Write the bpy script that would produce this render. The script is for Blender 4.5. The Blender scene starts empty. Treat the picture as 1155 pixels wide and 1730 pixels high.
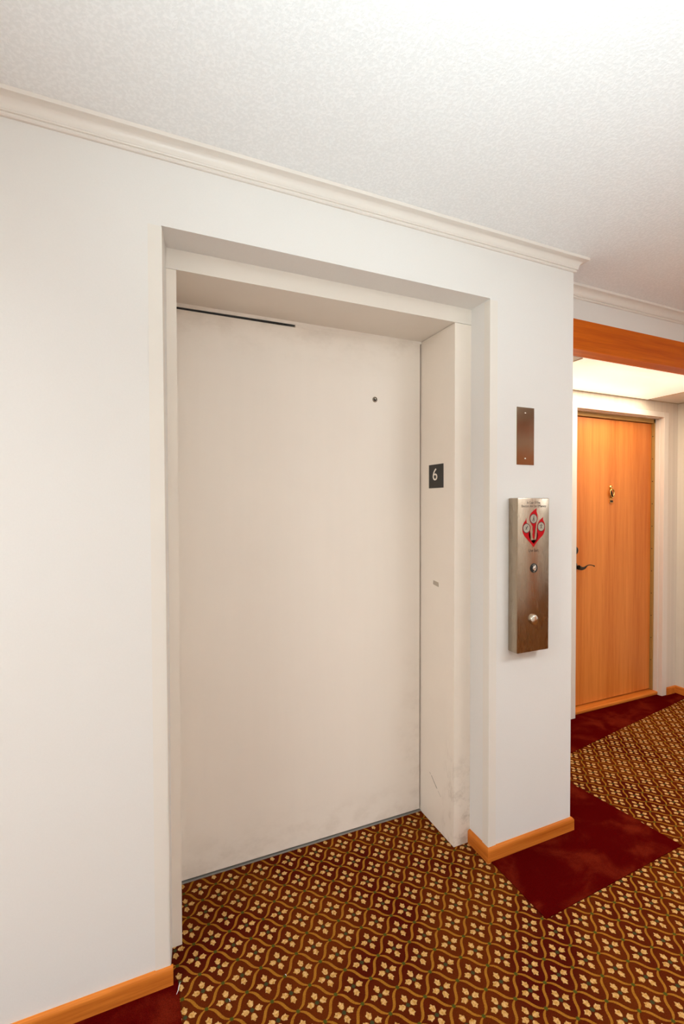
import bpy, bmesh, math, random
from mathutils import Vector, Matrix

random.seed(6)
SC = bpy.context.scene
COL = SC.collection

# ------------------------------------------------------------------ camera
CAM = Vector((0.0, -1.4122, 1.4016))
YAW, PITCH, ROLL, FPX = 0.4027, -0.0159, -0.0013, 773.74
fwd = Vector((math.sin(YAW) * math.cos(PITCH), math.cos(YAW) * math.cos(PITCH), math.sin(PITCH)))
rgt = Vector((math.cos(YAW), -math.sin(YAW), 0))
upv = rgt.cross(fwd)
r2 = rgt * math.cos(ROLL) + upv * math.sin(ROLL)
u2 = upv * math.cos(ROLL) - rgt * math.sin(ROLL)
cd = bpy.data.cameras.new('camera')
cd.sensor_fit = 'HORIZONTAL'
cd.sensor_width = 24.0
cd.lens = FPX / 1155.0 * 24.0
cd.clip_start = 0.02
cam = bpy.data.objects.new('camera', cd)
cam.matrix_world = Matrix(((r2.x, u2.x, -fwd.x, CAM.x), (r2.y, u2.y, -fwd.y, CAM.y), (r2.z, u2.z, -fwd.z, CAM.z), (0, 0, 0, 1)))
COL.objects.link(cam)
SC.camera = cam

# ------------------------------------------------------------------ world, lights, exposure
world = bpy.data.worlds.new('world')
SC.world = world
world.use_nodes = True
world.node_tree.nodes['Background'].inputs[0].default_value = (1.0, 0.93, 0.85, 1)
world.node_tree.nodes['Background'].inputs[1].default_value = 0.05
SC.view_settings.view_transform = 'Standard'
SC.view_settings.look = 'None'
SC.view_settings.gamma = 1.0
SC.view_settings.use_curve_mapping = False
SC.view_settings.exposure = 0.0
SC.cycles.use_denoising = True
SC.cycles.max_bounces = 6
SC.cycles.diffuse_bounces = 5
SC.cycles.adaptive_threshold = 0.02

# the photographer's flash, tilted up and bounced off the hallway ceiling
fl = bpy.data.lights.new('bounce_flash', 'SPOT')
fl.energy = 200.0
fl.color = (0.81, 0.955, 1.0)
fl.spot_size = math.radians(112)
fl.spot_blend = 1.0
fl.shadow_soft_size = 0.05
flo = bpy.data.objects.new('bounce_flash', fl)
flo.location = (0.18, -1.90, 1.15)
flo.rotation_euler = (Vector((0.30, 0.34, 1.0))).to_track_quat('-Z', 'Y').to_euler()
COL.objects.link(flo)

# ------------------------------------------------------------------ mesh helpers
def box(bm, x0, x1, y0, y1, z0, z1, bevel=0.0):
    vs = [bm.verts.new((x, y, z)) for x in (x0, x1) for y in (y0, y1) for z in (z0, z1)]
    q = [(0, 1, 3, 2), (4, 6, 7, 5), (0, 4, 5, 1), (2, 3, 7, 6), (0, 2, 6, 4), (1, 5, 7, 3)]
    fs = [bm.faces.new([vs[i] for i in f]) for f in q]
    if bevel > 0:
        es = list({e for f in fs for e in f.edges})
        bmesh.ops.bevel(bm, geom=es, offset=bevel, segments=2, profile=0.5, affect='EDGES')
    return vs

def hexa(bm, pts):
    """8 points: bottom ring of 4, top ring of 4"""
    v = [bm.verts.new(p) for p in pts]
    for f in ((3, 2, 1, 0), (4, 5, 6, 7), (0, 1, 5, 4), (1, 2, 6, 5), (2, 3, 7, 6), (3, 0, 4, 7)):
        bm.faces.new([v[i] for i in f])

def prism(bm, pts, axes, base, depth):
    """extrude a 2D outline; axes=(ex,ey,en) as Vectors, base Vector"""
    ex, ey, en = axes
    a = [bm.verts.new(base + ex * p[0] + ey * p[1]) for p in pts]
    b = [bm.verts.new(base + ex * p[0] + ey * p[1] + en * depth) for p in pts]
    n = len(pts)
    bm.faces.new(list(reversed(a)))
    bm.faces.new(b)
    for i in range(n):
        bm.faces.new((a[i], a[(i + 1) % n], b[(i + 1) % n], b[i]))

def lathe(bm, prof, center, axis, seg=24):
    """prof: (radius, distance along axis)"""
    axis = Vector(axis).normalized()
    a = axis.orthogonal().normalized()
    b = axis.cross(a)
    rings = []
    for r, t in prof:
        c = Vector(center) + axis * t
        if r < 1e-6:
            rings.append([bm.verts.new(c)])
        else:
            rings.append([bm.verts.new(c + a * r * math.cos(2 * math.pi * k / seg) + b * r * math.sin(2 * math.pi * k / seg)) for k in range(seg)])
    for p, q in zip(rings, rings[1:]):
        for k in range(seg):
            k2 = (k + 1) % seg
            if len(p) == 1 and len(q) == 1:
                continue
            if len(p) == 1:
                bm.faces.new((p[0], q[k], q[k2]))
            elif len(q) == 1:
                bm.faces.new((p[k], q[0], p[k2]))
            else:
                bm.faces.new((p[k], q[k], q[k2], p[k2]))
    for rg, flip in ((rings[0], True), (rings[-1], False)):
        if len(rg) > 1:
            bm.faces.new(list(reversed(rg)) if flip else rg)

def sweep(bm, path, prof):
    """closed profile (outward distance, z) along an XY path, outward = right-hand side, mitred corners"""
    n = len(path)
    rows = []
    for i, p in enumerate(path):
        p = Vector(p)
        d0 = (p - Vector(path[i - 1])).normalized() if i > 0 else None
        d1 = (Vector(path[i + 1]) - p).normalized() if i < n - 1 else None
        if d0 is None: d0 = d1
        if d1 is None: d1 = d0
        n0 = Vector((d0.y, -d0.x)); n1 = Vector((d1.y, -d1.x))
        m = (n0 + n1).normalized()
        m = m / max(0.2, m.dot(n0))
        rows.append([bm.verts.new((p.x + m.x * o, p.y + m.y * o, z)) for o, z in prof])
    k = len(prof)
    for a, b in zip(rows, rows[1:]):
        for j in range(k):
            j2 = (j + 1) % k
            bm.faces.new((a[j], a[j2], b[j2], b[j]))
    bm.faces.new(list(reversed(rows[0])))
    bm.faces.new(rows[-1])

def tube(bm, pts, radii, seg=10, flat=1.0):
    pts = [Vector(p) for p in pts]
    rows = []
    for i, p in enumerate(pts):
        d = (pts[min(i + 1, len(pts) - 1)] - pts[max(i - 1, 0)]).normalized()
        ref = Vector((0, 0, 1)) if abs(d.z) < 0.9 else Vector((0, 1, 0))
        a = d.cross(ref).normalized(); b = a.cross(d)
        rows.append([bm.verts.new(p + a * radii[i] * flat * math.cos(2 * math.pi * k / seg) + b * radii[i] * math.sin(2 * math.pi * k / seg)) for k in range(seg)])
    for r, q in zip(rows, rows[1:]):
        for k in range(seg):
            bm.faces.new((r[k], r[(k + 1) % seg], q[(k + 1) % seg], q[k]))
    bm.faces.new(list(reversed(rows[0]))); bm.faces.new(rows[-1])

def obj(name, bm, mat, parent=None, smooth=0.0, label=None):
    bmesh.ops.recalc_face_normals(bm, faces=bm.faces)
    if parent is not None:
        off = parent.location.copy()
        if parent.parent is not None:
            off = off + parent.parent.location
        bmesh.ops.translate(bm, verts=bm.verts, vec=-off)
    me = bpy.data.meshes.new(name)
    bm.to_mesh(me); bm.free()
    me.materials.append(mat)
    if smooth > 0:
        for f in me.polygons: f.use_smooth = True
        me.set_sharp_from_angle(angle=math.radians(smooth))
    o = bpy.data.objects.new(name, me)
    COL.objects.link(o)
    if parent is not None: o.parent = parent
    if label: o['label'] = label
    return o

def B(*a, **k):
    bm = bmesh.new(); box(bm, *a, **k); return bm

def tag(o, label, cat, kind=None, group=None):
    o['label'] = label; o['category'] = cat
    if kind: o['kind'] = kind
    if group: o['group'] = group
    return o

def thing(name, loc, label, cat, kind=None, group=None):
    o = bpy.data.objects.new(name, None)
    o.empty_display_size = 0.05
    o.location = loc
    COL.objects.link(o)
    return tag(o, label, cat, kind, group)

# ------------------------------------------------------------------ node helpers
class X:
    """a socket with arithmetic"""
    def __init__(s, nt, sock): s.nt, s.s = nt, sock
    def op(s, o, *others):
        n = s.nt.nodes.new('ShaderNodeMath'); n.operation = o
        s.nt.links.new(s.s, n.inputs[0])
        for i, v in enumerate(others):
            if isinstance(v, X): s.nt.links.new(v.s, n.inputs[i + 1])
            else: n.inputs[i + 1].default_value = v
        return X(s.nt, n.outputs[0])
    def __add__(s, o): return s.op('ADD', o)
    def __sub__(s, o): return s.op('SUBTRACT', o)
    def __mul__(s, o): return s.op('MULTIPLY', o)
    def __truediv__(s, o): return s.op('DIVIDE', o)
    def rsub(s, c): return (s * -1.0) + c
    def abs(s): return s.op('ABSOLUTE')
    def sin(s): return s.op('SINE')
    def fract(s): return s.op('FRACT')
    def max(s, o): return s.op('MAXIMUM', o)
    def min(s, o): return s.op('MINIMUM', o)
    def pow(s, o): return s.op('POWER', o)
    def sqrt(s): return s.op('SQRT')
    def step(s, a, b):
        """smooth ramp 0 at a to 1 at b"""
        n = s.nt.nodes.new('ShaderNodeMapRange'); n.interpolation_type = 'SMOOTHSTEP'
        s.nt.links.new(s.s, n.inputs['Value'])
        if a < b:
            n.inputs['From Min'].default_value = a; n.inputs['From Max'].default_value = b
            n.inputs['To Min'].default_value = 0; n.inputs['To Max'].default_value = 1
        else:
            n.inputs['From Min'].default_value = b; n.inputs['From Max'].default_value = a
            n.inputs['To Min'].default_value = 1; n.inputs['To Max'].default_value = 0
        return X(s.nt, n.outputs['Result'])

class Mat:
    def __init__(s, name, rough=0.6, metal=0.0, spec=0.5):
        m = bpy.data.materials.new(name); m.use_nodes = True
        s.m, s.nt = m, m.node_tree
        s.b = s.nt.nodes['Principled BSDF']
        s.b.inputs['Roughness'].default_value = rough
        s.b.inputs['Metallic'].default_value = metal
        s.b.inputs['Specular IOR Level'].default_value = spec
    def coord(s, kind='Object'):
        if kind == 'Position':
            n = s.nt.nodes.new('ShaderNodeNewGeometry'); return n.outputs['Position']
        n = s.nt.nodes.new('ShaderNodeTexCoord'); return n.outputs[kind]
    def scaled(s, vec, sc):
        n = s.nt.nodes.new('ShaderNodeVectorMath'); n.operation = 'MULTIPLY'
        s.nt.links.new(vec, n.inputs[0]); n.inputs[1].default_value = sc
        return n.outputs[0]
    def sep(s, vec):
        n = s.nt.nodes.new('ShaderNodeSeparateXYZ'); s.nt.links.new(vec, n.inputs[0])
        return [X(s.nt, n.outputs[i]) for i in range(3)]
    def noise(s, vec, scale, detail=2.0, rough=0.5, dist=0.0):
        n = s.nt.nodes.new('ShaderNodeTexNoise')
        s.nt.links.new(vec, n.inputs['Vector'])
        n.inputs['Scale'].default_value = scale; n.inputs['Detail'].default_value = detail
        n.inputs['Roughness'].default_value = rough; n.inputs['Distortion'].default_value = dist
        return X(s.nt, n.outputs['Fac'])
    def mix(s, fac, a, b, mode='MIX'):
        n = s.nt.nodes.new('ShaderNodeMix'); n.data_type = 'RGBA'; n.blend_type = mode
        ins = [i for i in n.inputs if i.type == 'RGBA']
        if isinstance(fac, X): s.nt.links.new(fac.s, n.inputs[0])
        else: n.inputs[0].default_value = fac
        for v, i in ((a, ins[0]), (b, ins[1])):
            if isinstance(v, (tuple, list)): i.default_value = (*v[:3], 1)
            else: s.nt.links.new(v, i)
        return [o for o in n.outputs if o.type == 'RGBA'][0]
    def ramp(s, x, pts):
        n = s.nt.nodes.new('ShaderNodeValToRGB'); cr = n.color_ramp
        s.nt.links.new(x.s, n.inputs[0])
        while len(cr.elements) < len(pts): cr.elements.new(0.5)
        for e, (p, c) in zip(cr.elements, pts):
            e.position = p
            e.color = (c, c, c, 1) if not isinstance(c, tuple) else (*c, 1)
        return n.outputs[0]
    def color(s, c):
        if isinstance(c, (tuple, list)): s.b.inputs['Base Color'].default_value = (*c[:3], 1)
        else: s.nt.links.new(c, s.b.inputs['Base Color'])
        return s
    def bump(s, h, strength=0.3, dist=0.002):
        n = s.nt.nodes.new('ShaderNodeBump')
        n.inputs['Strength'].default_value = strength; n.inputs['Distance'].default_value = dist
        s.nt.links.new(h.s, n.inputs['Height'])
        s.nt.links.new(n.outputs[0], s.b.inputs['Normal'])
        return s
    def rough(s, x):
        s.nt.links.new(x.s, s.b.inputs['Roughness']); return s

def m_plain(name, c, rough=0.5, metal=0.0, var=0.04, scale=30.0, spec=0.5):
    m = Mat(name, rough, metal, spec)
    n = m.noise(m.coord(), scale, 3)
    m.color(m.mix(n, [v * (1 - var) for v in c], [v * (1 + var) for v in c]))
    return m.m

def m_wallpaper(name, c, stripe=0.0):
    m = Mat(name, 0.62, spec=0.3)
    v = m.coord('Position')
    weave = m.noise(m.scaled(v, (420, 420, 150)), 1.0, 2)
    fine = m.noise(m.scaled(v, (160, 160, 420)), 1.0, 2)
    blotch = m.noise(v, 2.2, 3)
    f = weave * 0.5 + fine * 0.5
    col = m.mix(f, [k * 0.955 for k in c], [min(1, k * 1.03) for k in c])
    col = m.mix(blotch.step(0.35, 0.75) * 0.25, col, (c[0] * 0.97, c[1] * 0.95, c[2] * 0.92))
    if stripe > 0:
        x, y, z = m.sep(v)
        st = m.noise(m.scaled(v, (26, 26, 0.05)), 1.0, 3, 0.7)
        col = m.mix(st.step(0.4, 0.62) * stripe, col, [k * 0.80 for k in c])
    m.color(col)
    m.bump(f, 0.12, 0.001)
    return m.m

def m_paint(name, c, rough=0.38, var=0.03, orange_peel=0.05):
    m = Mat(name, rough, spec=0.4)
    v = m.coord('Position')
    n = m.noise(v, 6.0, 4)
    m.color(m.mix(n, [k * (1 - var) for k in c], [min(1, k * (1 + var)) for k in c]))
    m.bump(m.noise(v, 220.0, 2), orange_peel, 0.001)
    return m.m

def m_wood(name, c_light, c_dark, axis, rough=0.35, fine=1.0, knots=0.0, spec=0.15):
    """grain runs along axis 0/1/2"""
    m = Mat(name, rough, spec=spec)
    v = m.coord('Position')
    s = [38.0, 38.0, 38.0]; s[axis] = 1.6
    big = m.noise(m.scaled(v, tuple(k * 0.22 for k in s)), 1.0, 3, 0.55, 0.6)
    s2 = [260.0 * fine] * 3; s2[axis] = 7.0
    pore = m.noise(m.scaled(v, tuple(s2)), 1.0, 3, 0.6)
    mid = m.noise(m.scaled(v, tuple(s)), 1.0, 4, 0.6, 0.3)
    g = mid * 0.55 + big * 0.6 + pore * 0.35
    col = m.ramp(g, [(0.48, tuple(c_dark)), (0.72, tuple(0.5 * (a + b) for a, b in zip(c_light, c_dark))), (0.98, tuple(c_light))])
    if knots > 0:
        k = m.noise(m.scaled(v, tuple(q * 0.13 for q in s)), 1.0, 2)
        col = m.mix(k.step(0.70, 0.80) * knots, col, [q * 0.35 for q in c_dark])
    m.color(col)
    m.bump(pore, 0.06, 0.001)
    return m.m

def m_steel(name, c, rough=0.3, axis=2):
    m = Mat(name, rough, 1.0)
    v = m.coord('Object')
    s = [900.0, 900.0, 900.0]; s[axis] = 14.0
    st = m.noise(m.scaled(v, tuple(s)), 1.0, 2)
    bl = m.noise(m.scaled(v, (14, 14, 8)), 1.0, 3)
    m.color(m.mix(st, [k * 0.88 for k in c], [k * 1.08 for k in c]))
    m.rough(st * 0.10 + bl * 0.14 + (rough - 0.12))
    return m.m

# ------------------------------------------------------------------ geometry numbers (metres)
ZC = 2.4313                       # hallway ceiling
XE = 1.6671                       # outer corner of the elevator wall
XLf, XLb = 0.0440, 0.0600         # left edge of the recess, front and back
XR = 1.2245                       # right edge of the recess
ZT = 2.1967                       # soffit of the recess
Y1, Y2D = 0.112, 0.3584           # steel frame plane, door plane
XFL, XFR, ZH = 0.0900, 1.1435, 2.134
YH = 0.1741                       # header wall over the alcove
YA = 0.7355                       # alcove back wall
XS = 3.6091                       # alcove right wall
ZB1, ZB2, ZA = 2.2861, 2.1440, 2.1400
XMIN, XMAX, YOPP = -3.6, 7.0, -2.45
ZBB, TBB = 0.0553, 0.0117

# ------------------------------------------------------------------ materials
W_PAPER = m_wallpaper('hall_wallpaper', (0.80, 0.77, 0.73))
W_PAPER_A = m_wallpaper('alcove_wallpaper', (0.74, 0.66, 0.56), stripe=0.35)
CREAM = m_paint('cream_trim_paint', (0.80, 0.74, 0.67))
CREAM_GUARD = m_paint('cream_corner_guard_vinyl', (0.80, 0.745, 0.670), 0.42)
CREAM_STEEL = m_paint('cream_steel_frame_paint', (0.79, 0.72, 0.635), 0.3, 0.03, 0.08)
BASE_WOOD = m_wood('honey_oak_baseboard', (0.80, 0.26, 0.040), (0.36, 0.070, 0.004), 0)
BASE_WOOD_Y = m_wood('honey_oak_baseboard_return', (0.80, 0.26, 0.040), (0.36, 0.070, 0.004), 1)
BEAM_WOOD = m_wood('orange_stained_beam', (0.78, 0.18, 0.004), (0.46, 0.070, 0.001), 0, 0.4, 1.0, 0.6)
DOOR_WOOD = m_wood('honey_birch_veneer', (0.78, 0.27, 0.052), (0.52, 0.115, 0.009), 2, 0.42, 1.2, spec=0.4)
STEEL = m_steel('brushed_stainless_steel', (0.45, 0.365, 0.275), 0.27)
STEEL_PLATE = m_steel('brushed_steel_plate', (0.36, 0.275, 0.185), 0.15)
STEEL_BRIGHT = m_plain('polished_steel', (0.72, 0.66, 0.58), 0.18, 1.0)
BLACK = m_plain('black_gap', (0.012, 0.010, 0.009), 0.7)
BLACK_SIGN = m_plain('black_sign_plastic', (0.020, 0.016, 0.012), 0.45)
BRONZE = m_plain('dark_bronze', (0.018, 0.013, 0.010), 0.35, 0.6)
BRASS = m_plain('polished_brass', (0.80, 0.50, 0.16), 0.16, 1.0)
WEATHER = m_plain('brown_weatherstrip', (0.40, 0.22, 0.055), 0.6)
SILL = m_plain('grey_aluminium_sill', (0.42, 0.40, 0.37), 0.4, 0.6)
RED = m_plain('red_print', (0.50, 0.004, 0.008), 0.7, spec=0.15)
NICKEL = m_plain('worn_nickel', (0.30, 0.24, 0.18), 0.38, 1.0)
INK = m_plain('black_print', (0.03, 0.022, 0.018), 0.5)
PALE_DISC = m_plain('pale_print_disc', (0.42, 0.36, 0.28), 0.45)
CREAM_NUM = m_plain('cream_numeral', (0.86, 0.78, 0.66), 0.5)
TILE_WHITE = m_plain('white_lay_in_panel', (0.80, 0.74, 0.66), 0.6, 0.0, 0.03, 60)
TBAR = m_plain('tan_grid_bar', (0.50, 0.38, 0.25), 0.5)
SCUFF = m_plain('dark_scuff', (0.12, 0.085, 0.055), 0.7)
RESIDUE = m_plain('grey_tape_residue', (0.46, 0.385, 0.30), 0.7)
LINT = m_plain('white_lint', (0.80, 0.74, 0.70), 0.9)

def m_ceiling():
    m = Mat('textured_white_ceiling', 0.85, spec=0.15)
    v = m.coord('Position')
    a = m.noise(v, 120.0, 3, 0.6)
    b = m.noise(v, 260.0, 2, 0.6)
    h = a.step(0.38, 0.66) * 0.7 + b * 0.5
    m.color(m.mix(h.step(0.2, 1.0), (0.865, 0.870, 0.865), (0.925, 0.930, 0.925)))
    m.bump(h, 0.22, 0.003)
    return m.m
CEIL = m_ceiling()

def m_elev_door():
    m = Mat('cream_elevator_door_paint', 0.34, spec=0.4)
    v = m.coord('Position')
    x, y, z = m.sep(v)
    n = m.noise(v, 4.5, 4, 0.6)
    streak = m.noise(m.scaled(v, (26, 26, 1.8)), 1.0, 3)
    c = (0.875, 0.790, 0.695)
    col = m.mix(n * 0.6 + streak * 0.4, [k * 0.955 for k in c], [k * 1.03 for k in c])
    # hand grime and rub marks along the closing edge, the bottom and the top
    gr = m.noise(m.scaled(v, (9, 9, 14)), 1.0, 5, 0.65)
    edge = x.step(0.98, 1.14) * z.step(1.0, 0.05) * 0.9
    bot = z.step(0.22, 0.02) * 0.7
    top = z.step(1.92, 2.12) * 0.6
    g = (edge.max(bot).max(top)) * gr.step(0.42, 0.72)
    col = m.mix(g * 0.32, col, (0.46, 0.37, 0.27))
    m.color(col)
    m.rough(n * 0.12 + 0.30)
    return m.m
ELEV = m_elev_door()

def m_jamb():
    m = Mat('cream_jamb_paint_scuffed', 0.34, spec=0.4)
    v = m.coord('Position')
    x, y, z = m.sep(v)
    n = m.noise(v, 7.0, 4, 0.6)
    c = (0.860, 0.765, 0.660)
    col = m.mix(n, [k * 0.965 for k in c], [k * 1.03 for k in c])
    gr = m.noise(m.scaled(v, (12, 40, 16)), 1.0, 5, 0.65)
    low = z.step(0.55, 0.02) * y.step(0.22, 0.115) * x.step(0.5, 0.6)
    col = m.mix(low * gr.step(0.48, 0.70) * 0.5, col, (0.33, 0.24, 0.16))
    m.color(col)
    return m.m
JAMB = m_jamb()

# ---- carpet: ogee trellis with four leaf sprigs
LATX, LATY, SKEW = 0.0561, 0.0528, 0.0038        # half repeats
NODE = (0.5989, -0.2183)
def m_carpet():
    m = Mat('trellis_carpet', 1.0, spec=0.0)
    v = m.coord('Position')
    wob = m.noise(v, 420.0, 2)
    wob2 = m.noise(m.scaled(v, (1, 1, 1)), 390.0, 2)
    x, y, z = m.sep(v)
    x = x + (wob - 0.5) * 0.0028 - NODE[0] + (y - NODE[1]) * (SKEW / LATY)
    y = y + (wob2 - 0.5) * 0.0028 - NODE[1]
    # lattice coordinates: e1=(LATX,-LATY), e2=(-LATX,-LATY)
    s = x * (0.5 / LATX) - y * (0.5 / LATY)
    t = x * (-0.5 / LATX) - y * (0.5 / LATY)
    tp = 2 * math.pi
    # curves: t = n - A sin(2 pi s) and s = n - A sin(2 pi t)
    def fam(p, q, A):
        d = (q + (p * tp).sin() * A)
        fr = ((d + 0.5).fract() - 0.5).abs()             # distance to the nearest curve
        w = ((p * math.pi).sin().abs()) * 0.036 + 0.018   # ribbons swell between the knots
        return (w - fr).step(-0.010, 0.010)
    lines = fam(s, t, 0.055).max(fam(t, s, 0.060))
    # knots at lattice nodes
    ns = ((s + 0.5).fract() - 0.5).abs(); ntt = ((t + 0.5).fract() - 0.5).abs()
    knot = (ns * ns + ntt * ntt).sqrt().step(0.085, 0.050)
    # leaf sprig around the cell centre
    cs = s.fract() - 0.5; ct = t.fract() - 0.5
    dx = (cs - ct) * LATX; dy = (cs + ct) * (-LATY)
    ax = dx.abs(); ay = dy.abs()
    along = ax.max(ay); across = ax.min(ay)
    prof = m.ramp(along * (1 / 0.036), [
        (0.22, 0.0), (0.28, 0.50), (0.38, 0.80), (0.50, 0.86), (0.58, 1.02), (0.64, 1.05), (0.665, 0.52), (0.73, 0.40), (0.84, 0.0)])
    wv = X(m.nt, prof) * 0.0084
    leaf = (wv - across).step(-0.0008, 0.0008) * along.step(0.0070, 0.0080) * along.step(0.0315, 0.0305)
    eye = (dx * dx + dy * dy).sqrt().step(0.0070, 0.0045)
    # colours
    pile = m.noise(v, 430.0, 3, 0.7)
    soft = m.noise(v, 3.0, 3)
    ground = m.mix(soft.step(0.35, 0.65), (0.075, 0.0065, 0.0030), (0.125, 0.0220, 0.0040))
    # the ground turns browner near the ribbons
    col = ground
    gold = m.mix(m.noise(v, 60.0, 2), (0.30, 0.110, 0.010), (0.41, 0.165, 0.022))
    col = m.mix(lines, col, gold)
    col = m.mix(knot, col, (0.075, 0.075, 0.012))
    lf = m.mix(m.noise(v, 140.0, 2).step(0.3, 0.7), (0.50, 0.235, 0.045), (0.72, 0.43, 0.17))
    col = m.mix(leaf, col, lf)
    col = m.mix(eye, col, (0.055, 0.055, 0.022))
    col = m.mix(1.0, col, m.ramp(pile, [(0.28, 0.50), (0.72, 1.28)]), 'MULTIPLY')
    m.color(col)
    m.b.inputs['Sheen Weight'].default_value = 0.0
    m.bump(pile + lines * 0.3, 0.5, 0.002)
    return m.m
CARPET = m_carpet()

def m_border():
    m = Mat('burgundy_pile_carpet', 1.0, spec=0.0)
    v = m.coord('Position')
    pile = m.noise(v, 380.0, 3, 0.7)
    trod = m.noise(m.scaled(v, (1, 1.3, 1)), 5.5, 4, 0.6, 0.5)
    col = m.mix(trod.step(0.44, 0.74), (0.076, 0.0014, 0.0014), (0.150, 0.0125, 0.0045))
    col = m.mix(1.0, col, m.ramp(pile, [(0.28, 0.42), (0.72, 1.42)]), 'MULTIPLY')
    m.color(col)
    m.bump(pile + trod * 0.4, 0.5, 0.002)
    return m.m
BORDER = m_border()

def m_lens():
    """prismatic lens of the fluorescent light, brighter under its two tubes"""
    m = Mat('glowing_prismatic_lens', 0.4)
    v = m.coord('Position')
    x, y, z = m.sep(v)
    n = m.nt.nodes.new('ShaderNodeTexVoronoi')
    m.nt.links.new(v, n.inputs['Vector']); n.inputs['Scale'].default_value = 95.0
    cell = X(m.nt, n.outputs['Distance'])
    t1 = ((y - 0.36).abs()).step(0.22, 0.0)
    t2 = ((y - 0.60).abs()).step(0.22, 0.0)
    ends = ((x - 2.65).abs()).step(0.66, 0.25)
    g = (t1 + t2) * 0.35 * ends + 0.55
    g = g * (cell * 0.5 + 0.78)
    m.color((0.9, 0.85, 0.75))
    m.b.inputs['Emission Color'].default_value = (1.0, 0.86, 0.66, 1)
    m.nt.links.new((g * 1.0).s, m.b.inputs['Emission Strength'])
    return m.m
LENS = m_lens()

# ================================================================== SETTING
# ---- floor
bm = bmesh.new(); box(bm, XMIN, XMAX, YOPP, 0.95, -0.05, 0.0)
floor = tag(obj('floor', bm, CARPET), 'hallway carpet with gold trellis and leaf sprigs on dark red', 'carpet', 'structure')
def flat(name, pts, z0, z1, mat, parent):
    bm = bmesh.new()
    prism(bm, pts, (Vector((1, 0, 0)), Vector((0, 1, 0)), Vector((0, 0, 1))), Vector((0, 0, z0)), z1 - z0)
    return obj(name, bm, mat, parent)
flat('carpet_border', [(XMIN, -0.275), (0.080, -0.275), (0.074, -0.001), (XMIN, -0.001)], 0.0005, 0.003, BORDER, floor)['label'] = 'plain burgundy carpet border along the left wall'
flat('carpet_border', [(1.2300, -0.279), (2.0080, -0.249), (1.985, -0.03), (1.945, 0.245), (1.93, 0.42), (XE, 0.42), (XE, 0.0), (1.2300, 0.0)], 0.0005, 0.003, BORDER, floor)['label'] = 'plain burgundy carpet border wrapping the wall corner'
flat('carpet_border', [(XE, 0.42), (2.1, 0.422), (2.72, 0.5165), (3.609, 0.645), (3.609, 0.7355), (3.44, 0.7355), (3.44, 0.80), (2.575, 0.80), (2.575, 0.7355), (XE, 0.7355)], 0.0005, 0.003, BORDER, floor)['label'] = 'plain burgundy carpet border in front of the wooden door'

# ---- ceiling
tag(obj('ceiling', B(XMIN, XMAX, YOPP, 0.95, ZC, ZC + 0.06), CEIL), 'white popcorn textured hallway ceiling', 'ceiling', 'structure')

# ---- elevator wall with its recess (one wall, opening left free)
bm = bmesh.new()
hexa(bm, [(XMIN, 0, 0), (XLf + 0.008, 0, 0), (XLb + 0.004, Y1, 0), (XMIN, Y1, 0), (XMIN, 0, ZT), (XLf - 0.001, 0, ZT), (XLb, Y1, ZT), (XMIN, Y1, ZT)])
box(bm, XR, XE, 0, YA, 0, ZT)
box(bm, XMIN, XE, 0, YA, ZT, ZC)
tag(obj('wall_front', bm, W_PAPER), 'pale textured wallpaper wall around the elevator recess', 'wall', 'structure')

# ---- header wall above the alcove, carried on to the right
bm = bmesh.new()
box(bm, XE, XMAX, YH, YH + 0.08, ZB1, ZC)
tag(obj('wall_header', bm, W_PAPER), 'strip of wallpapered wall above the orange wood beam', 'wall', 'structure')
bm = bmesh.new()
box(bm, XS, XMAX, YH, YH + 0.08, 0, ZB1)
tag(obj('wall_right', bm, W_PAPER), 'wallpapered hallway wall to the right of the alcove', 'wall', 'structure')
bm = bmesh.new(); box(bm, XE + 0.0005, XS, YH - 0.004, YH + 0.078, ZB2, ZB1, 0.0015)
tag(obj('trim_5', bm, BEAM_WOOD), 'orange stained wooden beam across the top of the door alcove', 'beam', 'structure')

# ---- alcove walls
DX0, DX1, DZ = 2.5690, 3.4444, 2.0291            # alcove door opening
FW = 0.050                                       # frame face width
bm = bmesh.new()
box(bm, XE, DX0 - FW, YA, YA + 0.15, 0, ZA + 0.1)
box(bm, DX1 + FW, XS + 0.1, YA, YA + 0.15, 0, ZA + 0.1)
box(bm, DX0 - FW, DX1 + FW, YA, YA + 0.15, DZ + 0.036, ZA + 0.1)
tag(obj('wall_alcove_back', bm, W_PAPER_A), 'faintly striped wallpaper wall around the wooden door', 'wall', 'structure')
tag(obj('wall_alcove_right', B(XS, XS + 0.1, YH + 0.08, YA, 0, ZA + 0.1), W_PAPER_A), 'wallpapered side wall right of the wooden door', 'wall', 'structure')

# ---- rest of the hallway, behind the camera
tag(obj('wall_opposite', B(XMIN, XMAX, YOPP - 0.1, YOPP, 0, ZC), W_PAPER), 'wallpapered hallway wall opposite the elevator', 'wall', 'structure')
tag(obj('wall_end_left', B(XMIN - 0.1, XMIN, YOPP, 0.6, 0, ZC), W_PAPER), 'wallpapered far left end wall of the hallway', 'wall', 'structure')
tag(obj('wall_end_right', B(XMAX, XMAX + 0.1, YOPP, 0.6, 0, ZC), W_PAPER), 'wallpapered far right end wall of the hallway', 'wall', 'structure')

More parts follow.
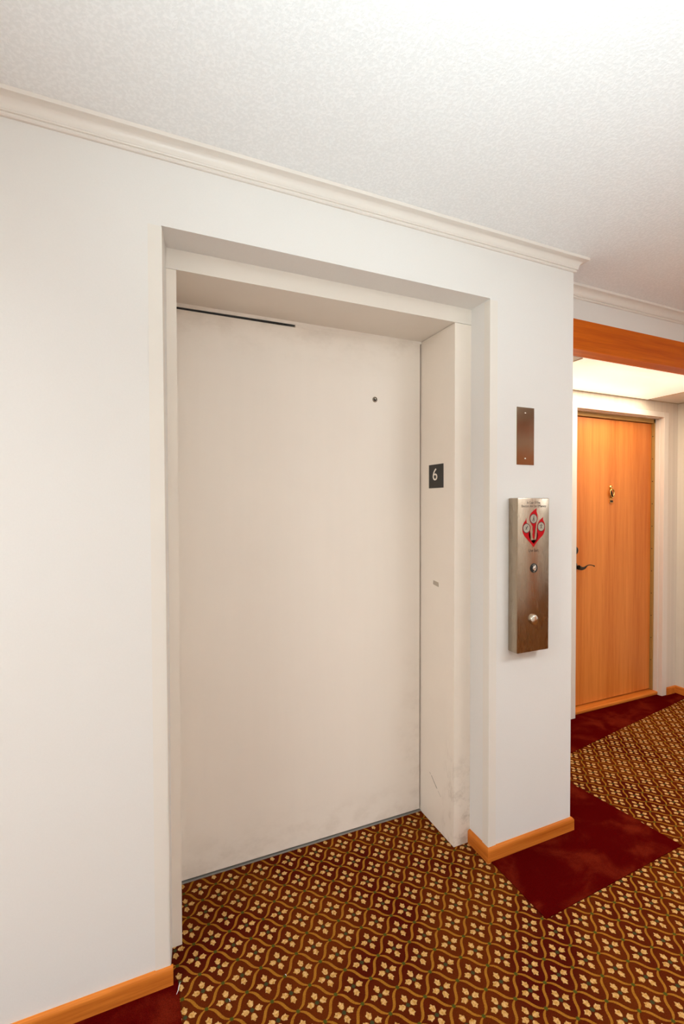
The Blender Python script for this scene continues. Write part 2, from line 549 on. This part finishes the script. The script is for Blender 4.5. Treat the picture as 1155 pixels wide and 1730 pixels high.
# ---- crown moulding
def crown_prof(h=0.0502, o=0.0437):
    p = [(0.0, ZC - h), (0.0065, ZC - h)]
    p += [(0.0095, ZC - h + 0.0030), (0.0095, ZC - h + 0.0065), (0.0078, ZC - h + 0.0090), (0.0120, ZC - h + 0.0100), (0.0132, ZC - h + 0.0120), (0.0125, ZC - h + 0.0138)]
    for i in range(11):                          # the cove
        a = math.pi / 2 * i / 10
        p.append((0.0138 + 0.0235 * (1 - math.cos(a)), ZC - h + 0.0150 + 0.0240 * math.sin(a)))
    p += [(0.0385, ZC - 0.0112), (o - 0.001, ZC - 0.0105), (o, ZC - 0.0085), (o, ZC), (0.0, ZC)]
    return p
bm = bmesh.new(); sweep(bm, [(XMIN, 0), (XE, 0), (XE, YH - 0.0437)], crown_prof())
tag(obj('trim_1', bm, CREAM, smooth=40), 'cream crown moulding along the top of the elevator wall', 'moulding', 'structure')
bm = bmesh.new(); sweep(bm, [(XE, YH), (XMAX, YH)], crown_prof())
tag(obj('trim_2', bm, CREAM, smooth=40), 'cream crown moulding above the orange wood beam', 'moulding', 'structure')

# ---- baseboards
def base_prof(h=ZBB, t=TBB):
    return [(0, 0), (t, 0), (t, h - 0.010), (t - 0.0008, h - 0.006), (t - 0.003, h - 0.0025), (t - 0.006, h - 0.0006), (0.002, h), (0, h)]
bm = bmesh.new(); sweep(bm, [(XMIN, 0), (XLf + 0.0170, 0)], base_prof())
tag(obj('baseboard_left', bm, BASE_WOOD, smooth=40), 'honey oak baseboard under the left wall', 'baseboard', 'structure')
bb = tag(obj('baseboard_right', (lambda b: (sweep(b, [(XR, 0), (XE, 0), (XE, YA)], base_prof()), b)[1])(bmesh.new()), BASE_WOOD, smooth=40), 'honey oak baseboard under the call panel wall', 'baseboard', 'structure')
bm = bmesh.new()
pr = base_prof()
r0 = [bm.verts.new((XR - o, Y1 - 0.001, z)) for o, z in pr]
r1 = [bm.verts.new((XR - o, -o, z)) for o, z in pr]
for j in range(len(pr)):
    j2 = (j + 1) % len(pr)
    bm.faces.new((r0[j], r0[j2], r1[j2], r1[j]))
bm.faces.new(r0); bm.faces.new(list(reversed(r1)))
obj('baseboard_return', bm, BASE_WOOD_Y, bb, smooth=40)
# mitred front end cap of the right baseboard at the recess corner
bm = bmesh.new()
r0 = [bm.verts.new((XR - o, -o, z)) for o, z in pr]
r1 = [bm.verts.new((XR, -o, z)) for o, z in pr]
for j in range(len(pr)):
    j2 = (j + 1) % len(pr)
    bm.faces.new((r0[j], r0[j2], r1[j2], r1[j]))
obj('baseboard_mitre', bm, BASE_WOOD, bb, smooth=40)
bm = bmesh.new(); sweep(bm, [(DX1 + FW, YA), (XS, YA), (XS, YH + 0.08)], base_prof())
tag(obj('baseboard_alcove', bm, BASE_WOOD_Y, smooth=40), 'honey oak baseboard in the corner right of the wooden door', 'baseboard', 'structure')
bm = bmesh.new(); sweep(bm, [(XMAX, YOPP), (XMIN, YOPP)], base_prof())
tag(obj('baseboard_opposite', bm, BASE_WOOD, smooth=40), 'honey oak baseboard under the opposite wall', 'baseboard', 'structure')

# ---- vinyl corner guards on both edges of the recess
GT = 0.0024
bm = bmesh.new()
hexa(bm, [(0.0130, -GT, ZBB), (XLf + 0.0085, -GT, ZBB), (XLf + 0.0085, 0.0, ZBB), (0.0130, 0.0, ZBB),
          (0.0075, -GT, 2.1935), (XLf - 0.001, -GT, 2.1935), (XLf - 0.001, 0.0, 2.1935), (0.0075, 0.0, 2.1935)])
hexa(bm, [(XLf + 0.0080, -GT, ZBB), (XLf + 0.0100, -GT, ZBB), (XLf + 0.0135, 0.032, ZBB), (XLf + 0.009, 0.032, ZBB),
          (XLf - 0.0010, -GT, 2.1935), (XLf + 0.0006, -GT, 2.1935), (XLf + 0.0065, 0.032, 2.1935), (XLf + 0.001, 0.032, 2.1935)])
tag(obj('trim_3', bm, CREAM_GUARD), 'cream corner guard on the left edge of the elevator recess', 'corner guard', 'structure')
bm = bmesh.new()
prism(bm, [(XR - GT, 0.032), (XR - GT, -GT + 0.0016), (XR - GT + 0.0006, -GT + 0.0005), (XR - GT + 0.0016, -GT), (XR + 0.034, -GT), (XR + 0.034, 0.0), (XR, 0.0), (XR, 0.032)],
      (Vector((1, 0, 0)), Vector((0, 1, 0)), Vector((0, 0, 1))), Vector((0, 0, ZBB)), 2.1905 - ZBB)
tag(obj('trim_4', bm, CREAM_GUARD), 'cream corner guard on the right edge of the elevator recess', 'corner guard', 'structure')

# ================================================================== ELEVATOR DOORWAY
ed = thing('door_1', (0.62, Y2D, 0.0), 'closed cream elevator door in its deep steel frame', 'door', 'structure')
TF = 0.0016
# frame header: face, soffit
bm = bmesh.new()
box(bm, XLb, XR, Y1, Y1 + 0.02, ZH, ZT)
box(bm, XFL - 0.03, XFR + 0.02, Y1 + 0.02, 0.42, ZH, ZH + 0.02)
obj('frame_header', bm, CREAM_STEEL, ed)
bm = bmesh.new()
box(bm, XFR, XR, Y1, 0.40, 0.0, ZH - 0.0012, 0.0008)
jr = obj('frame_jamb', bm, JAMB, ed)
bm = bmesh.new()
hexa(bm, [(XLb - 0.03, Y1, 0), (XFL + 0.0035, Y1, 0), (XFL + 0.0035, 0.40, 0), (XLb - 0.03, 0.40, 0),
          (XLb - 0.03, Y1, ZH - 0.0012), (XFL - 0.0005, Y1, ZH - 0.0012), (XFL - 0.0005, 0.40, ZH - 0.0012), (XLb - 0.03, 0.40, ZH - 0.0012)])
obj('frame_jamb', bm, JAMB, ed)
# door leaf (slides behind the left jamb); thin dark gaps round it
leaf = obj('door_leaf', B(0.02, XFR - 0.0062, Y2D, Y2D + 0.03, 0.0105, 2.112, bevel=0.0008), ELEV, ed)
bm = bmesh.new()
hexa(bm, [(0.02, Y2D - 0.001, 2.1190), (XFR, Y2D - 0.001, 2.1245), (XFR, Y2D + 0.02, 2.1245), (0.02, Y2D + 0.02, 2.1190),
          (0.02, Y2D - 0.001, ZH), (XFR, Y2D - 0.001, ZH), (XFR, Y2D + 0.02, ZH), (0.02, Y2D + 0.02, ZH)])
obj('head_strip', bm, ELEV, ed)
# the worn black slot widens over the left half of the door head
bm = bmesh.new()
prism(bm, [(0.02, 2.1120), (0.36, 2.1122), (0.46, 2.1130), (0.548, 2.1165), (0.552, 2.1195), (0.46, 2.1200), (0.30, 2.1178), (0.02, 2.1178)],
      (Vector((1, 0, 0)), Vector((0, 0, 1)), Vector((0, 1, 0))), Vector((0, Y2D - 0.0014, 0)), 0.003)
obj('head_gap', bm, BLACK, ed)
bm = bmesh.new()
prism(bm, [(0.552, 2.1120), (XFR - 0.0062, 2.1120), (XFR - 0.0062, 2.1245), (0.552, 2.1218)],
      (Vector((1, 0, 0)), Vector((0, 0, 1)), Vector((0, 1, 0))), Vector((0, Y2D, 0)), 0.02)
obj('head_seal', bm, ELEV, ed)
obj('gap_backing', B(0.02, XFR, Y2D + 0.031, Y2D + 0.05, 0.0, ZH), BLACK, ed)
obj('sill', B(XFL - 0.005, XFR, Y2D - 0.004, Y2D + 0.03, 0.0, 0.0042, bevel=0.0008), SILL, ed)
# hoistway key hole
k = bmesh.new(); lathe(k, [(0.0115, 0.0), (0.0115, 0.0022), (0.0095, 0.0034), (0.0078, 0.0026), (0.0078, 0.0008), (0.0, 0.0008)], (0.909, Y2D, 1.8555), (0, -1, 0), 28)
kr = obj('key_escutcheon', k, NICKEL, ed, smooth=40)
k = bmesh.new(); lathe(k, [(0.0060, 0.0008), (0.0060, 0.0016), (0.0, 0.0016)], (0.909, Y2D, 1.8555), (0, -1, 0), 20)
obj('key_hole', k, BLACK, ed)
k = bmesh.new(); lathe(k, [(0.0025, 0.0016), (0.0022, 0.0034), (0.0, 0.0038)], (0.909, Y2D, 1.8580), (0, -1, 0), 12)
obj('key_pin', k, STEEL_BRIGHT, ed, smooth=40)
# wear on the right jamb
def onjamb(pts):  # thin flat mark on the jamb face, pts in (y, z)
    bm = bmesh.new()
    prism(bm, pts, (Vector((0, 1, 0)), Vector((0, 0, 1)), Vector((-1, 0, 0))), Vector((XFR, 0, 0)), 0.0004)
    return bm
obj('scratch', onjamb([(0.272, 0.2105), (0.2725, 0.2085), (0.234, 0.1760), (0.2275, 0.1745), (0.2330, 0.1790)]), SCUFF, ed)
obj('scratch', onjamb([(0.2215, 0.1705), (0.2210, 0.1695), (0.2020, 0.1550), (0.2025, 0.1560)]), SCUFF, ed)
obj('scratch', onjamb([(0.2850, 0.2185), (0.2855, 0.2175), (0.2780, 0.2110), (0.2775, 0.2120)]), SCUFF, ed)
obj('tape_residue', onjamb([(0.260, 1.0730), (0.222, 1.0690), (0.220, 1.0500), (0.232, 1.0505), (0.262, 1.0560)]), RESIDUE, ed)

# ---- text helper: Blender's built-in font, fitted to a box
def text_mesh(txt, w, h, depth, ex, ey, en, base, sx=None):
    cu = bpy.data.curves.new('t', 'FONT'); cu.body = txt; cu.size = 1.0; cu.resolution_u = 4
    o = bpy.data.objects.new('t', cu); COL.objects.link(o)
    bpy.context.view_layer.update()
    me = bpy.data.meshes.new_from_object(o.evaluated_get(bpy.context.evaluated_depsgraph_get()))
    bpy.data.objects.remove(o); bpy.data.curves.remove(cu)
    bm = bmesh.new(); bm.from_mesh(me); bpy.data.meshes.remove(me)
    xs = [v.co.x for v in bm.verts]; ys = [v.co.y for v in bm.verts]
    x0, x1, y0, y1 = min(xs), max(xs), min(ys), max(ys)
    fs = list(bm.faces)
    ret = bmesh.ops.extrude_face_region(bm, geom=fs)
    up = {v for v in ret['geom'] if isinstance(v, bmesh.types.BMVert)}
    for v in bm.verts:
        a = (v.co.x - x0) / (x1 - x0) * w; b = (v.co.y - y0) / (y1 - y0) * h
        v.co = base + ex * a + ey * b + en * (depth if v in up else 0.0)
    return bm

# ---- floor number sign on the right jamb
sg = thing('floor_number_sign', (XFR, 0.2397, 1.473), 'small black sign with a cream 6 on the elevator jamb', 'sign')
obj('plate', B(XFR - 0.0026, XFR - 0.0001, 0.1872, 0.2922, 1.4730, 1.5742, bevel=0.0005), BLACK_SIGN, sg)
bm = text_mesh('6', 0.034, 0.052, 0.0005, Vector((0, -1, 0)), Vector((0, 0, 1)), Vector((-1, 0, 0)), Vector((XFR - 0.0026, 0.2620, 1.5055)))
obj('numeral', bm, CREAM_NUM, sg, label='cream number 6')

# ================================================================== WALL PANELS
# ---- blank steel cover plate
pl = thing('cover_plate', (1.403, 0.0, 1.561), 'narrow blank brushed steel plate on the wall above the call panel', 'plate')
obj('plate', B(1.3580, 1.4490, -0.0022, -0.0001, 1.5610, 1.7915, bevel=0.0006), STEEL_PLATE, pl)
for z in (1.7689, 1.5858):
    k = bmesh.new(); lathe(k, [(0.0042, 0.0022), (0.0040, 0.0030), (0.0028, 0.0042), (0.0, 0.0046)], (1.4017, 0, z), (0, -1, 0), 16)
    obj('screw', k, STEEL_BRIGHT, pl, smooth=40)

# ---- hall call panel
BX0, BX1, BZ0, BZ1, BY = 1.3180, 1.4830, 0.8200, 1.4270, -0.0500
hp = thing('call_panel', (0.5 * (BX0 + BX1), 0.0, BZ0), 'tall brushed steel elevator call panel with red flame warning and button', 'call panel')
obj('housing', B(BX0, BX1, BY, -0.0001, BZ0, BZ1, bevel=0.0040), STEEL, hp, smooth=40)
EX, EZ, EN = Vector((1, 0, 0)), Vector((0, 0, 1)), Vector((0, -1, 0))
PB = Vector((BX0, BY, BZ0))
mid = [(0.0967, 0.5671), (0.0956, 0.5553), (0.1006, 0.5425), (0.1019, 0.5242), (0.096, 0.5097), (0.09, 0.4971), (0.0877, 0.4826), (0.0859, 0.4699), (0.0879, 0.4552), (0.0844, 0.4426), (0.0783, 0.4501), (0.0763, 0.4647), (0.0781, 0.4791), (0.0775, 0.4937), (0.0696, 0.5047), (0.0611, 0.5193), (0.061, 0.5338), (0.0669, 0.5464), (0.08, 0.5572)]
side = [(0.0426, 0.529), (0.0445, 0.5178), (0.0469, 0.5087), (0.0624, 0.4994), (0.0661, 0.4885), (0.0626, 0.4777), (0.0567, 0.467), (0.058, 0.4543), (0.0664, 0.4413), (0.0785, 0.4292), (0.0821, 0.4263), (0.0905, 0.4351), (0.1012, 0.4494), (0.1036, 0.4621), (0.0998, 0.4768), (0.0997, 0.4951), (0.1044, 0.5077), (0.1165, 0.5222), (0.1306, 0.5312), (0.1312, 0.5201), (0.1387, 0.5072), (0.1412, 0.4924), (0.1389, 0.4759), (0.1316, 0.4614), (0.117, 0.4489), (0.1025, 0.4366), (0.0905, 0.4242), (0.0822, 0.4136), (0.0689, 0.4268), (0.0545, 0.4399), (0.0379, 0.4549), (0.0284, 0.4677), (0.024, 0.484), (0.0258, 0.5001), (0.0328, 0.5126), (0.0398, 0.5196)]
def smooth_poly(pts, sharp):
    """rounded outline: one Catmull-Rom midpoint pass, tips kept sharp"""
    out = []
    n = len(pts)
    for i in range(n):
        p0, p1, p2, p3 = (Vector(pts[(i + j) % n]) for j in (-1, 0, 1, 2))
        out.append(tuple(p1))
        if i in sharp or (i + 1) % n in sharp: continue
        q = (p1 + p2) * 0.5625 - (p0 + p3) * 0.0625
        out.append(tuple(q))
    return out
for pts, sh in ((mid, {0, 9}), (side, {0, 10, 18, 27})):
    bm = bmesh.new(); prism(bm, smooth_poly(pts, sh), (EX, EZ, EN), PB, 0.0004)
    bmesh.ops.triangulate(bm, faces=[f for f in bm.faces if len(f.verts) > 4])
    obj('flame_print', bm, RED, hp)
def stroke(bm, a, b, w, d0=0.0010, d1=0.0012):
    a, b = Vector(a), Vector(b)
    n = (b - a).normalized(); n = Vector((-n.y, n.x)) * w / 2
    prism(bm, [tuple(a + n), tuple(b + n), tuple(b - n), tuple(a - n)][::-1], (EX, EZ, EN), PB + EN * d0, d1 - d0)
figs = {
    0: [((0, .006), (-.001, -.001), .0036), ((-.001, 0), (.004, -.004), .0026), ((.004, -.004), (.001, -.009), .0024), ((-.001, 0), (-.005, -.008), .0026), ((-.005, -.009), (.005, -.011), .0012), ((0, .005), (.004, .002), .0018)],
    1: [((.001, .004), (-.002, -.002), .0036), ((-.002, -.002), (.002, -.006), .0024), ((-.002, -.002), (-.006, -.005), .0024), ((.001, .003), (.007, .004), .0020), ((.001, .003), (-.005, .004), .0020)],
    2: [((0, .005), (0, -.006), .0026), ((0, .002), (-.007, .006), .0020), ((0, .002), (.006, .006), .0020), ((0, -.003), (-.006, -.006), .0020), ((0, -.003), (.005, -.007), .0020)],
}
for i, (cx, cz) in enumerate(((0.0807, 0.5254), (0.0447, 0.4889), (0.1204, 0.4937))):
    c = PB + EX * cx + EZ * cz
    k = bmesh.new(); lathe(k, [(0.0192, 0.0003), (0.0192, 0.0006), (0.0, 0.0006)], c, EN, 32)
    rg = obj('pictogram_ring', k, INK, hp)
    k = bmesh.new(); lathe(k, [(0.0166, 0.0005), (0.0166, 0.0009), (0.0, 0.0009)], c, EN, 32)
    obj('pictogram_disc', k, PALE_DISC, hp)
    k = bmesh.new()
    for a, b, w in figs[i]:
        stroke(k, (cx + a[0], cz + a[1]), (cx + b[0], cz + b[1]), w)
    hx, hz = ((.001, .0095), (.0045, .0075), (.0, .0085))[i]
    lathe(k, [(0.0022, 0.0009), (0.0022, 0.0012), (0, 0.0012)], PB + EX * (cx + hx) + EZ * (cz + hz), EN, 12)
    obj('pictogram_figure', k, INK, hp)
for txt, x0, x1, z0, z1 in (('In Case Of Fire', 1.3660, 1.4330, 1.4045, 1.4140), ('Elevators Are Out Of Service', 1.3370, 1.4630, 1.3905, 1.4005), ('Use Exit', 1.3755, 1.4255, 1.2150, 1.2270)):
    bm = text_mesh(txt, x1 - x0, z1 - z0, 0.0003, EX, EZ, EN, Vector((x0, BY, z0)))
    obj('lettering', bm, INK, hp, label='black printed words ' + txt)
# key switch
kc = (1.4016, BY, 1.1508)
k = bmesh.new(); lathe(k, [(0.0185, 0.0), (0.0185, 0.0018), (0.0165, 0.0030), (0.0, 0.0030)], kc, EN, 28)
ks = obj('key_switch', k, BLACK, hp, smooth=40)
k = bmesh.new(); lathe(k, [(0.0098, 0.0030), (0.0098, 0.0050), (0.0078, 0.0058), (0.0078, 0.0036), (0.0, 0.0036)], kc, EN, 24)
obj('lock_ring', k, STEEL_BRIGHT, ks, smooth=40)
k = bmesh.new(); lathe(k, [(0.0050, 0.0036), (0.0050, 0.0054), (0.0035, 0.0062), (0.0, 0.0062)], kc, EN, 20)
obj('lock_core', k, STEEL_BRIGHT, ks, smooth=40)
for a0 in (60, 100, 250):
    bm = bmesh.new(); pts = []
    for t in range(6):
        a = math.radians(a0 + t * 6); pts.append((0.0150 * math.cos(a), 0.0150 * math.sin(a)))
    for t in range(5, -1, -1):
        a = math.radians(a0 + t * 6); pts.append((0.0128 * math.cos(a), 0.0128 * math.sin(a)))
    prism(bm, pts, (EX, EZ, EN), Vector(kc) + EN * 0.0030, 0.0003)
    obj('switch_lettering', bm, PALE_DISC, ks)
# call button
bc = (1.3998, BY, 0.9472)
k = bmesh.new(); lathe(k, [(0.0195, 0.0), (0.0195, 0.0075), (0.0182, 0.0095), (0.0150, 0.0108), (0.0, 0.0118)], bc, EN, 32)
obj('call_button', k, STEEL_BRIGHT, hp, smooth=50)
k = bmesh.new(); lathe(k, [(0.0225, 0.0), (0.0225, 0.0012), (0.0197, 0.0014), (0.0197, 0.0)], bc, EN, 32)
obj('button_collar', k, STEEL, hp, smooth=40)

# ================================================================== ALCOVE DOOR
wd = thing('door_2', (3.0, YA, 0.0), 'honey coloured wooden room door with dark lever and brass knocker', 'door', 'structure')
Y4 = 0.8073
bm = bmesh.new()
box(bm, DX1, DX1 + FW, YA - 0.008, YA + 0.02, 0, DZ + 0.036, 0.002)
box(bm, DX1, DX1 + 0.03, YA + 0.0205, YA + 0.14, 0, DZ, 0.001)
obj('frame_jamb', bm, CREAM_STEEL, wd)
bm = bmesh.new()
box(bm, DX0 - FW, DX0, YA - 0.008, YA + 0.02, 0, DZ + 0.036, 0.002)
box(bm, DX0 - 0.03, DX0, YA + 0.0205, YA + 0.14, 0, DZ, 0.001)
obj('frame_jamb', bm, CREAM_STEEL, wd)
bm = bmesh.new()
box(bm, DX0, DX1, YA - 0.008, YA + 0.02, DZ, DZ + 0.036, 0.002)
box(bm, DX0, DX1, YA + 0.0205, YA + 0.14, DZ, DZ + 0.03, 0.001)
obj('frame_header', bm, CREAM_STEEL, wd)
bm = bmesh.new()   # stop moulding inside the frame, stepped
box(bm, DX1 - 0.0045, DX1, YA + 0.024, YA + 0.055, 0, DZ, 0.001)
obj('door_stop', bm, CREAM_STEEL, wd)
bm = bmesh.new(); box(bm, DX0, DX0 + 0.0045, YA + 0.024, YA + 0.055, 0, DZ, 0.001)
obj('door_stop', bm, CREAM_STEEL, wd)
bm = bmesh.new(); box(bm, DX0 + 0.005, DX1 - 0.005, YA + 0.024, YA + 0.055, DZ - 0.0045, DZ, 0.001)
obj('door_stop', bm, CREAM_STEEL, wd)
LX0, LX1, LZ0, LZ1 = 2.5830, 3.4240, 0.0350, 1.9930
obj('door_leaf', B(LX0, LX1, Y4, Y4 + 0.04, LZ0, LZ1, bevel=0.001), DOOR_WOOD, wd)
bm = bmesh.new()
box(bm, LX1 + 0.004, DX1, YA + 0.055, Y4 + 0.015, 0.03, DZ - 0.004)
ws = obj('weatherstrip', bm, WEATHER, wd)
for i in range(11):
    z = 0.25 + i * 0.165
    k = bmesh.new(); lathe(k, [(0.0034, 0.0), (0.0030, 0.0014), (0.0, 0.0018)], (LX1 + 0.004, YA + 0.064, z), (-1, 0, 0), 10)
    obj('screw', k, BRONZE, ws)
obj('weatherstrip', B(DX0, LX0 - 0.002, YA + 0.055, Y4 + 0.015, 0.03, DZ - 0.004), WEATHER, wd)
obj('weatherstrip', B(DX0, DX1, YA + 0.055, Y4 + 0.015, LZ1 + 0.004, DZ - 0.0046), WEATHER, wd)
obj('gap_backing', B(DX0, DX1, Y4 + 0.041, Y4 + 0.05, 0.0, DZ), BLACK, wd)
obj('threshold', B(DX0, DX1, YA + 0.020, Y4 + 0.041, 0.003, 0.0270, bevel=0.006), BASE_WOOD, wd)
# lever handle
hz = 0.9835; hx = 2.640
bm = bmesh.new(); lathe(bm, [(0.030, 0.0), (0.030, 0.006), (0.024, 0.011), (0.012, 0.014), (0.011, 0.040), (0.0, 0.040)], (hx, Y4, hz), (0, -1, 0), 24)
lv = obj('lever_handle', bm, BRONZE, wd, smooth=40, label='dark bronze lever handle')
bm = bmesh.new()
pts = []; rad = []
for i in range(15):
    t = i / 14.0
    pts.append((hx - 0.006 + 0.150 * t, Y4 - 0.042 + 0.004 * math.sin(t * math.pi), hz - 0.010 * math.sin(min(1.0, t / 0.55) * math.pi) * (1 if t < 0.55 else 0) + 0.010 * math.sin(max(0.0, (t - 0.45) / 0.55) * math.pi)))
    rad.append(0.0032 + 0.0125 * max(0.0, 1 - t / 0.55) ** 0.7 + (0.0016 if t > 0.93 else 0))
tube(bm, pts, rad, 12, 0.8)
obj('lever', bm, BRONZE, lv, smooth=50)
# deadbolt
bm = bmesh.new(); lathe(bm, [(0.031, 0.0), (0.031, 0.006), (0.026, 0.014), (0.018, 0.018), (0.0, 0.019)], (hx, Y4, 1.092), (0, -1, 0), 28)
obj('deadbolt', bm, BRONZE, wd, smooth=40)
# brass door knocker with viewer and name plate
kx = 2.9925
bm = bmesh.new(); lathe(bm, [(0.0150, 0.0), (0.0150, 0.004), (0.0105, 0.010), (0.0060, 0.012), (0.0, 0.010)], (kx - 0.002, Y4, 1.522), (0, -1, 0), 20)
kn = obj('door_knocker', bm, BRASS, wd, smooth=40, label='brass knocker with name plate')
bm = bmesh.new()
pts = [(kx + 0.019 * math.sin(a) * (1 + 0.25 * math.cos(a)), Y4 - 0.012, 1.478 + 0.030 * math.cos(a)) for a in [2 * math.pi * i / 24 for i in range(24)]]
tube(bm, pts + [pts[0]], [0.0046] * 25, 8)
obj('knocker_ring', bm, BRASS, kn, smooth=50)
bm = bmesh.new()
tube(bm, [(kx - 0.016, Y4 - 0.008, 1.497), (kx - 0.006, Y4 - 0.012, 1.487), (kx - 0.004, Y4 - 0.012, 1.470), (kx + 0.008, Y4 - 0.012, 1.456), (kx + 0.006, Y4 - 0.008, 1.444)], [0.003, 0.005, 0.006, 0.005, 0.003], 8)
obj('knocker_scroll', bm, BRONZE, kn, smooth=50)
obj('knocker_backplate', B(kx - 0.0125, kx + 0.0125, Y4 - 0.004, Y4 - 0.0001, 1.436, 1.512, bevel=0.0015), BRASS, kn)
bm = bmesh.new(); box(bm, kx - 0.0165, kx + 0.0185, Y4 - 0.007, Y4 - 0.0001, 1.4120, 1.4330, 0.0015)
obj('name_plate', bm, BRASS, kn)
obj('name_insert', B(kx - 0.0135, kx + 0.0155, Y4 - 0.0076, Y4 - 0.0068, 1.4160, 1.4300), BRONZE, kn)

# ================================================================== ALCOVE CEILING AND LIGHT
ac = thing('ceiling_alcove', (2.6, 0.45, ZA), 'low suspended panel ceiling over the wooden door', 'ceiling', 'structure')
PX0, PX1 = 2.0380, 3.2560
YC0, YC1 = YH + 0.080, YA
obj('panel', B(XE, PX0 - 0.006, YC0, YC1 - 0.006, ZA + 0.002, ZA + 0.014), TILE_WHITE, ac)
obj('panel', B(PX1 + 0.006, XS - 0.006, YC0, YC1 - 0.006, ZA + 0.002, ZA + 0.014), TILE_WHITE, ac)
for xa, xb, ya, yb in ((PX0 - 0.0085, PX0 - 0.0005, YC0, YC1), (PX1 + 0.0005, PX1 + 0.0065, YC0, YC1), (XE, XS, YC1 - 0.008, YC1), (XS - 0.008, XS, YC0, YC1)):
    obj('grid_bar', B(xa, xb, ya, yb, ZA - 0.001, ZA + 0.003), TBAR, ac)
obj('backing', B(XE, XS, YC0, YA + 0.1, ZA + 0.06, ZA + 0.08), TILE_WHITE, ac)
lt = thing('ceiling_light', (0.5 * (PX0 + PX1), 0.45, ZA), 'glowing rectangular light panel in the low ceiling by the wooden door', 'light')
obj('diffuser', B(PX0, PX1, YC0, YC1 - 0.008, ZA + 0.0015, ZA + 0.006), LENS, lt)
la = bpy.data.lights.new('tube_light', 'AREA')
la.shape = 'RECTANGLE'; la.size = 1.15; la.size_y = 0.42
la.energy = 12.0; la.color = (1.0, 0.84, 0.64)
lao = bpy.data.objects.new('tube_light', la)
lao.location = (0.0, 0.02, -0.004); lao.parent = lt
COL.objects.link(lao)

# ================================================================== DOOR ON THE OPPOSITE WALL (behind the camera, mirrored in the steel)
od = thing('door_3', (3.85, YOPP, 0.0), 'honey coloured wooden room door on the opposite wall', 'door', 'structure')
obj('door_leaf', B(3.40, 4.30, YOPP + 0.001, YOPP + 0.030, 0.012, 2.02, bevel=0.001), DOOR_WOOD, od)
for a, b, c, d in ((3.34, 3.398, 0.0, 2.08), (4.302, 4.36, 0.0, 2.08), (3.399, 4.301, 2.022, 2.08)):
    obj('frame_jamb', B(a, b, YOPP + 0.001, YOPP + 0.040, c, d, bevel=0.002), CREAM_STEEL, od)
bm = bmesh.new(); lathe(bm, [(0.030, 0.0), (0.030, 0.006), (0.012, 0.012), (0.011, 0.045), (0.0, 0.045)], (3.48, YOPP + 0.030, 0.98), (0, 1, 0), 20)
oh = obj('lever_handle', bm, BRONZE, od, smooth=40)
bm = bmesh.new(); tube(bm, [(3.475, YOPP + 0.070, 0.98), (3.53, YOPP + 0.072, 0.978), (3.60, YOPP + 0.068, 0.982)], [0.011, 0.008, 0.006], 10)
obj('lever', bm, BRONZE, oh, smooth=40)
tag(obj('trim_6', B(3.0, 4.7, YOPP + 0.0005, YOPP + 0.03, 2.15, 2.30, bevel=0.002), BEAM_WOOD), 'orange stained wooden beam above the door on the opposite wall', 'beam', 'structure')

# ================================================================== ADDED FILL LIGHTS (unseen ceiling panels that brighten the hallway)
def m_glow(e):
    g = Mat('glowing_fill_diffuser', 0.4)
    g.color((0.9, 0.88, 0.84))
    g.b.inputs['Emission Color'].default_value = (0.92, 0.975, 1.0, 1)
    g.b.inputs['Emission Strength'].default_value = e
    return g.m
for lx, ly, gl, lbl in ((-2.0, -1.35, 31.0, 'added rectangular fill light on the hallway ceiling left of the elevator'), (2.3, -1.75, 13.5, 'added rectangular fill light on the hallway ceiling opposite the wooden door'), (5.0, -1.75, 16.0, 'added rectangular fill light on the hallway ceiling nearest the far right end wall')):
    hl = thing('ceiling_light', (lx, ly, ZC), lbl, 'light', group='added hallway fill lights')
    glow = m_glow(gl)
    for nx0, nx1, ny0, ny1 in ((lx - 0.62, lx + 0.62, ly - 0.32, ly - 0.30), (lx - 0.62, lx + 0.62, ly + 0.30, ly + 0.32), (lx - 0.62, lx - 0.60, ly - 0.30, ly + 0.30), (lx + 0.60, lx + 0.62, ly - 0.30, ly + 0.30)):
        obj('frame', B(nx0, nx1, ny0, ny1, ZC - 0.05, ZC - 0.0005), TILE_WHITE, hl)
    obj('diffuser', B(lx - 0.60, lx + 0.60, ly - 0.30, ly + 0.30, ZC - 0.044, ZC - 0.034), glow, hl)

# ================================================================== LINT ON THE CARPET
def lint(pts, r, label):
    bm = bmesh.new(); tube(bm, pts, [r * 0.5] + [r] * (len(pts) - 2) + [r * 0.5], 6)
    b = Vector(pts[0])
    return tag(obj('lint_thread', bm, LINT), label, 'lint')
lint([(0.0793, -0.012, 0.004), (0.0760, -0.022, 0.005), (0.0730, -0.033, 0.004), (0.0680, -0.043, 0.004)], 0.0011, 'thin white thread on the carpet beside the left baseboard end')
lint([(0.2030, -0.112, 0.002), (0.2055, -0.116, 0.003), (0.2050, -0.121, 0.002)], 0.0009, 'tiny pale fleck on the carpet in the lower left corner')
lint([(0.3690, -0.109, 0.002), (0.3705, -0.112, 0.003), (0.3710, -0.115, 0.002)], 0.0009, 'tiny pale fleck on the carpet in the middle of the foreground')
